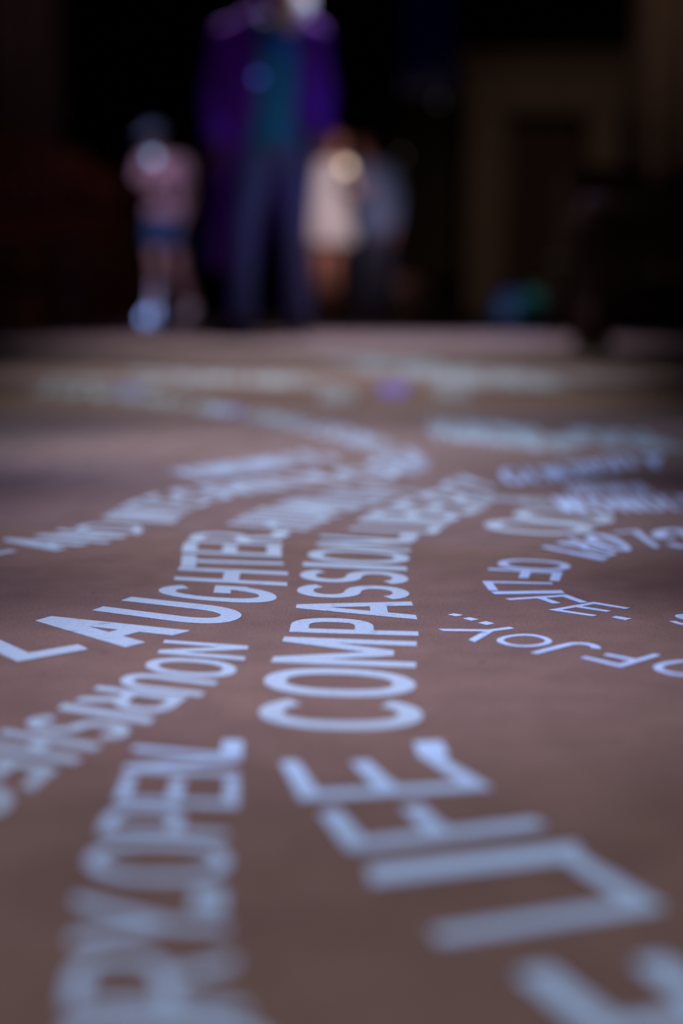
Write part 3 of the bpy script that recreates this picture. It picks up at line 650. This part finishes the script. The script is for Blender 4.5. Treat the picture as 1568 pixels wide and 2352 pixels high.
# open coat: a shell hanging round the back with two front panels
coat_m = mat('purple_coat_cloth', (.20, .03, .40), .85, .15, 50)
prof = [(1.505, .045, -.05, .095, .09), (1.475, .02, -.04, .165, .115), (1.425, .005, -.03, .222, .135), (1.36, .0, -.02, .225, .15), (1.15, -.01, .0, .215, .155), (.95, -.02, .04, .225, .17),
        (.75, -.06, .07, .215, .18), (.55, -.10, .09, .205, .18), (.30, -.13, .10, .20, .18)]
bm = bmesh.new(); rings = []; n = 40; a0 = math.radians(-50); a1 = math.radians(-50 + 360 - 54)
for z, cx, cy, rx, ry in prof:
    half = 1.0 if z > .9 else 1.0 - (.9 - z) * .45
    st = a0; en = st + (a1 - st) * half
    rings.append([bm.verts.new((cx + rx * (1 + .05 * math.sin(i * 1.7 + z * 3) * (1.5 - z)) * math.cos(en + (st - en) * i / n), cy + ry * (1 + .05 * math.sin(i * 1.7 + z * 3) * (1.5 - z)) * math.sin(en + (st - en) * i / n), z)) for i in range(n + 1)])
for r_ in rings:                                            # the hem swings low behind the left side and high at the right
    for v in r_:
        if v.co.z < .9: v.co.z = .9 - (.9 - v.co.z) * max(.06, min(1, .55 - v.co.x * 4.2))
for a, b in zip(rings, rings[1:]):
    for i in range(n): bm.faces.new((a[i], a[i + 1], b[i + 1], b[i]))
coat = link('coat', bm, coat_m, P1, True)
so = coat.modifiers.new('thick', 'SOLIDIFY'); so.thickness = .008; su = coat.modifiers.new('sub', 'SUBSURF'); su.levels = 1; su.render_levels = 1
for s in 'LR':
    bm = bmesh.new(); sleeve(bm, J, s, 1.96, .066, .056, .090); fused('sleeve', bm, coat_m, coat, .009, 5)
for s in 'LR':
    t = Vector(J['toe' + s]); a = Vector(J['an' + s]); shoe(P1, (a.x, a.y + .03, 0), (t.x, t.y - .06, 0), mat('dark_leather', (.03, .03, .05), .5), M_iron)
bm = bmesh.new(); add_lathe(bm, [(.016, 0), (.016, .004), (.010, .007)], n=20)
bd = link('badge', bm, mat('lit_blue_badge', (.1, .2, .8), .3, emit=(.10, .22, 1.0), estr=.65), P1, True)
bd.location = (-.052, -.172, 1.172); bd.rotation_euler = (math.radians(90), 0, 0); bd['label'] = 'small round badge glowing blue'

# --- the person walking at left, pink top and blue shorts
P2 = empty('person', (-1.40, 11.6, 0))
tag(P2, 'person in pink top, blue cap and blue shorts walking at left beside the chairs', 'person')
J = dict(pelvis=(.03, .0, .86), chest=(.02, -.02, 1.14), neck=(-.03, -.04, 1.30), head=(-.07, -.07, 1.42),
         shL=(-.15, -.05, 1.26), elL=(-.19, -.10, 1.04), wrL=(-.10, -.27, 1.12), shR=(.17, .0, 1.25), elR=(.19, .03, 1.00), wrR=(.14, -.08, .80),
         hipL=(-.05, .0, .80), knL=(-.07, -.08, .44), anL=(-.10, -.02, .09), toeL=(-.18, -.14, .0),
         hipR=(.10, .0, .80), knR=(.10, .0, .44), anR=(.19, .14, .12), toeR=(.15, .0, .02))
Rh = rot(-.5, .15, 0); skin2 = mat('pink_fair_skin', (.62, .38, .34), .6, .08, 30)
bm = bmesh.new(); torso(bm, J, .88); limbs(bm, J, .90); head_parts(bm, J['head'], Rh, .92)
hand(bm, J['wrL'], (.25, -.25, 1), (.6, -.8, .0), .9, .165, 1); hand(bm, J['wrR'], (0, -.2, -1), (-1, 0, 0), .4, .165, -1)
fused('body', bm, skin2, P2); face_parts(P2, J['head'], Rh, .92)
hair_part(P2, J['head'], Rh, mat('brown_hair', (.10, .06, .05), .7, .2, 60), .92, .10)
bm = bmesh.new(); hc = Vector(J['head']); PM = lambda x, y, z: hc + Rh @ Vector((x, y, z))
ball(bm, PM(0, .012, .065), (.086, .100, .062), Rh); sweep(bm, [PM(0, -.07, .062), PM(0, -.13, .056), PM(0, -.165, .045)], [(.07, .009), (.068, .007), (.045, .006)], 14, Rh @ Vector((1, 0, 0)))
fused('cap', bm, mat('pale_blue_cap', (.25, .40, .60), .8, .1, 50), P2, .006, 4)
bm = bmesh.new(); pe, ch, ne = Vector(J['pelvis']), Vector(J['chest']), Vector(J['neck'])
sweep(bm, [pe - Vector((0, 0, .01)), pe.lerp(ch, .35), ch, ch.lerp(ne, .5), ne - Vector((0, 0, .03))], [(.180, .135), (.165, .122), (.170, .120), (.130, .088), (.06, .055)], 18, (1, 0, 0))
sweep(bm, [J['shL'], ne - Vector((0, 0, .05)), J['shR']], [.058, .06, .058], 12)
for s in 'LR': sleeve(bm, J, s, .65, .058, .058, .060)
fused('top', bm, mat('pink_cotton', (.62, .42, .50), .85, .1, 60), P2, .008, 5)
bm = bmesh.new(); sweep(bm, [pe + Vector((0, 0, .04)), pe, pe - Vector((0, 0, .08))], [(.155, .112), (.168, .128), (.16, .12)], 18)
for s in 'LR':
    h, kn = Vector(J['hip' + s]), Vector(J['kn' + s]); sweep(bm, [h, h.lerp(kn, .3), h.lerp(kn, .5)], [.095, .094, .095], 14)
fused('shorts', bm, mat('navy_shorts', (.04, .12, .30), .85, .15, 60), P2, .008, 5)
for s in 'LR':
    t = Vector(J['toe' + s]); a = Vector(J['an' + s]); shoe(P2, (a.x, a.y + .02, t.z), (t.x, t.y - .02, t.z), mat('white_trainer', (.82, .85, .92), .6), M_eye, .044)
def phone(loc, rz, tilt, col, st, label):
    r = tag(empty('phone', loc), label, 'phone'); r.rotation_euler = (tilt, 0, rz)
    box('case', (0, .003, 0), (.072, .006, .145), M_iron, r, .002)
    box('screen', (0, -.0008, .035), (.058, .0015, .058), mat('lit_screen', (.02, .02, .02), .2, emit=col, estr=st), r)
phone((-1.44, 11.24, 1.225), -.2, 0, (.42, .58, 1.0), 1.7, 'phone with a bluish lit screen held up by the person in pink')

# --- the couple: white dress, and grey-blue jacket, heads together
P3 = empty('person', (-.10, 12.75, 0))
tag(P3, 'person in loose white dress with bare legs standing close to the blue jacket', 'person')
J = dict(pelvis=(-.03, .0, .88), chest=(-.03, .0, 1.19), neck=(.01, -.01, 1.38), head=(.05, -.04, 1.51),
         shL=(-.19, .0, 1.33), elL=(-.24, .02, 1.06), wrL=(-.18, -.10, .86), shR=(.13, -.02, 1.33), elR=(.16, -.10, 1.10), wrR=(.15, -.30, 1.15),
         hipL=(-.10, .0, .84), knL=(-.10, -.03, .46), anL=(-.08, .02, .09), toeL=(-.10, -.14, .0),
         hipR=(.05, .0, .84), knR=(.03, -.03, .46), anR=(.04, .02, .09), toeR=(.05, -.14, .0))
Rh = rot(.5, .25, .15); skin3 = mat('tan_skin', (.62, .28, .20), .6, .08, 30)
bm = bmesh.new(); torso(bm, J, .92); limbs(bm, J, .92); head_parts(bm, J['head'], Rh, .95)
hand(bm, J['wrL'], (.1, -.3, -1), (1, 0, 0), .4, .17, 1); hand(bm, J['wrR'], (.1, -.3, 1), (-.5, -.8, 0), .9, .17, 1)
fused('body', bm, skin3, P3); face_parts(P3, J['head'], Rh, .95)
hair_part(P3, J['head'], Rh, mat('auburn_hair', (.22, .08, .06), .7, .2, 60), .95, .14)
bm = bmesh.new(); pe, ch, ne = Vector(J['pelvis']), Vector(J['chest']), Vector(J['neck'])
sweep(bm, [(-.02, .0, .67), (-.02, .0, .78), pe, pe.lerp(ch, .5), ch, ch.lerp(ne, .5), ne - Vector((0, 0, .03))],
      [(.245, .19), (.235, .18), (.215, .16), (.20, .145), (.205, .140), (.145, .10), (.062, .058)], 22, (1, 0, 0), False)
sweep(bm, [J['shL'], ne - Vector((0, 0, .05)), J['shR']], [.066, .066, .066], 12)
for s in 'LR': sleeve(bm, J, s, .95, .072, .085, .068)
fused('dress', bm, mat('white_dress_cloth', (.80, .76, .76), .85, .08, 50), P3, .009, 5)
for s in 'LR':
    t = Vector(J['toe' + s]); a = Vector(J['an' + s]); shoe(P3, (a.x, a.y + .02, 0), (t.x, t.y - .02, 0), mat('tan_shoe', (.35, .20, .14), .6), M_wood, .042)
P4 = empty('person', (.295, 13.25, 0))
tag(P4, 'person in grey blue jacket and dark trousers leaning in beside the white dress', 'person')
J = dict(pelvis=(.02, .0, .90), chest=(.0, .0, 1.22), neck=(-.05, -.02, 1.42), head=(-.11, -.06, 1.56),
         shL=(-.17, .0, 1.37), elL=(-.19, -.04, 1.09), wrL=(-.10, -.24, 1.10), shR=(.17, .0, 1.35), elR=(.21, .03, 1.07), wrR=(.17, -.08, .82),
         hipL=(-.06, .0, .86), knL=(-.07, -.02, .47), anL=(-.08, .02, .09), toeL=(-.10, -.14, .0),
         hipR=(.10, .0, .86), knR=(.11, -.02, .47), anR=(.12, .02, .09), toeR=(.15, -.14, .0))
Rh = rot(-.4, .28, -.12)
bm = bmesh.new(); torso(bm, J); limbs(bm, J, .95); head_parts(bm, J['head'], Rh)
hand(bm, J['wrL'], (-.2, -.35, 1), (.5, -.8, 0), .9, .18, 1); hand(bm, J['wrR'], (0, -.2, -1), (-1, 0, 0), .4, .18, -1)
fused('body', bm, skin3, P4); face_parts(P4, J['head'], Rh)
hair_part(P4, J['head'], Rh, mat('dark_hair', (.07, .04, .035), .7, .2, 60))
bm = bmesh.new(); pe, ch, ne = Vector(J['pelvis']), Vector(J['chest']), Vector(J['neck'])
sweep(bm, [pe - Vector((0, 0, .10)), pe, pe.lerp(ch, .5), ch, ch.lerp(ne, .5), ne - Vector((0, 0, .02))], [(.185, .14), (.185, .14), (.175, .13), (.185, .13), (.14, .095), (.07, .064)], 20, (1, 0, 0))
sweep(bm, [J['shL'], ne - Vector((0, 0, .05)), J['shR']], [.066, .066, .066], 12)
for s in 'LR': sleeve(bm, J, s, 1.92, .062, .050, .068)
fused('jacket', bm, mat('grey_blue_jacket', (.15, .20, .36), .85, .12, 50), P4, .009, 5)
bm = bmesh.new()
for s in 'LR':
    h, kn, an = Vector(J['hip' + s]), Vector(J['kn' + s]), Vector(J['an' + s]); sweep(bm, [h, h.lerp(kn, .45), kn, an - Vector((0, 0, .02))], [.098, .09, .072, .064], 14)
sweep(bm, [pe - Vector((0, 0, .10)), pe + Vector((0, 0, .03))], [(.160, .118), (.165, .12)], 18); fused('trousers', bm, mat('dark_trousers', (.03, .03, .06), .85, .15, 60), P4, .009, 5)
for s in 'LR':
    t = Vector(J['toe' + s]); a = Vector(J['an' + s]); shoe(P4, (a.x, a.y + .02, 0), (t.x, t.y - .02, 0), mat('black_shoe', (.03, .03, .04), .5), M_iron)
phone((.035, 12.365, 1.26), .1, 0, (1.0, .72, .48), 2.8, 'phone with a warm lit screen held between the couple')
print('slabs', n_slab, 'script done')
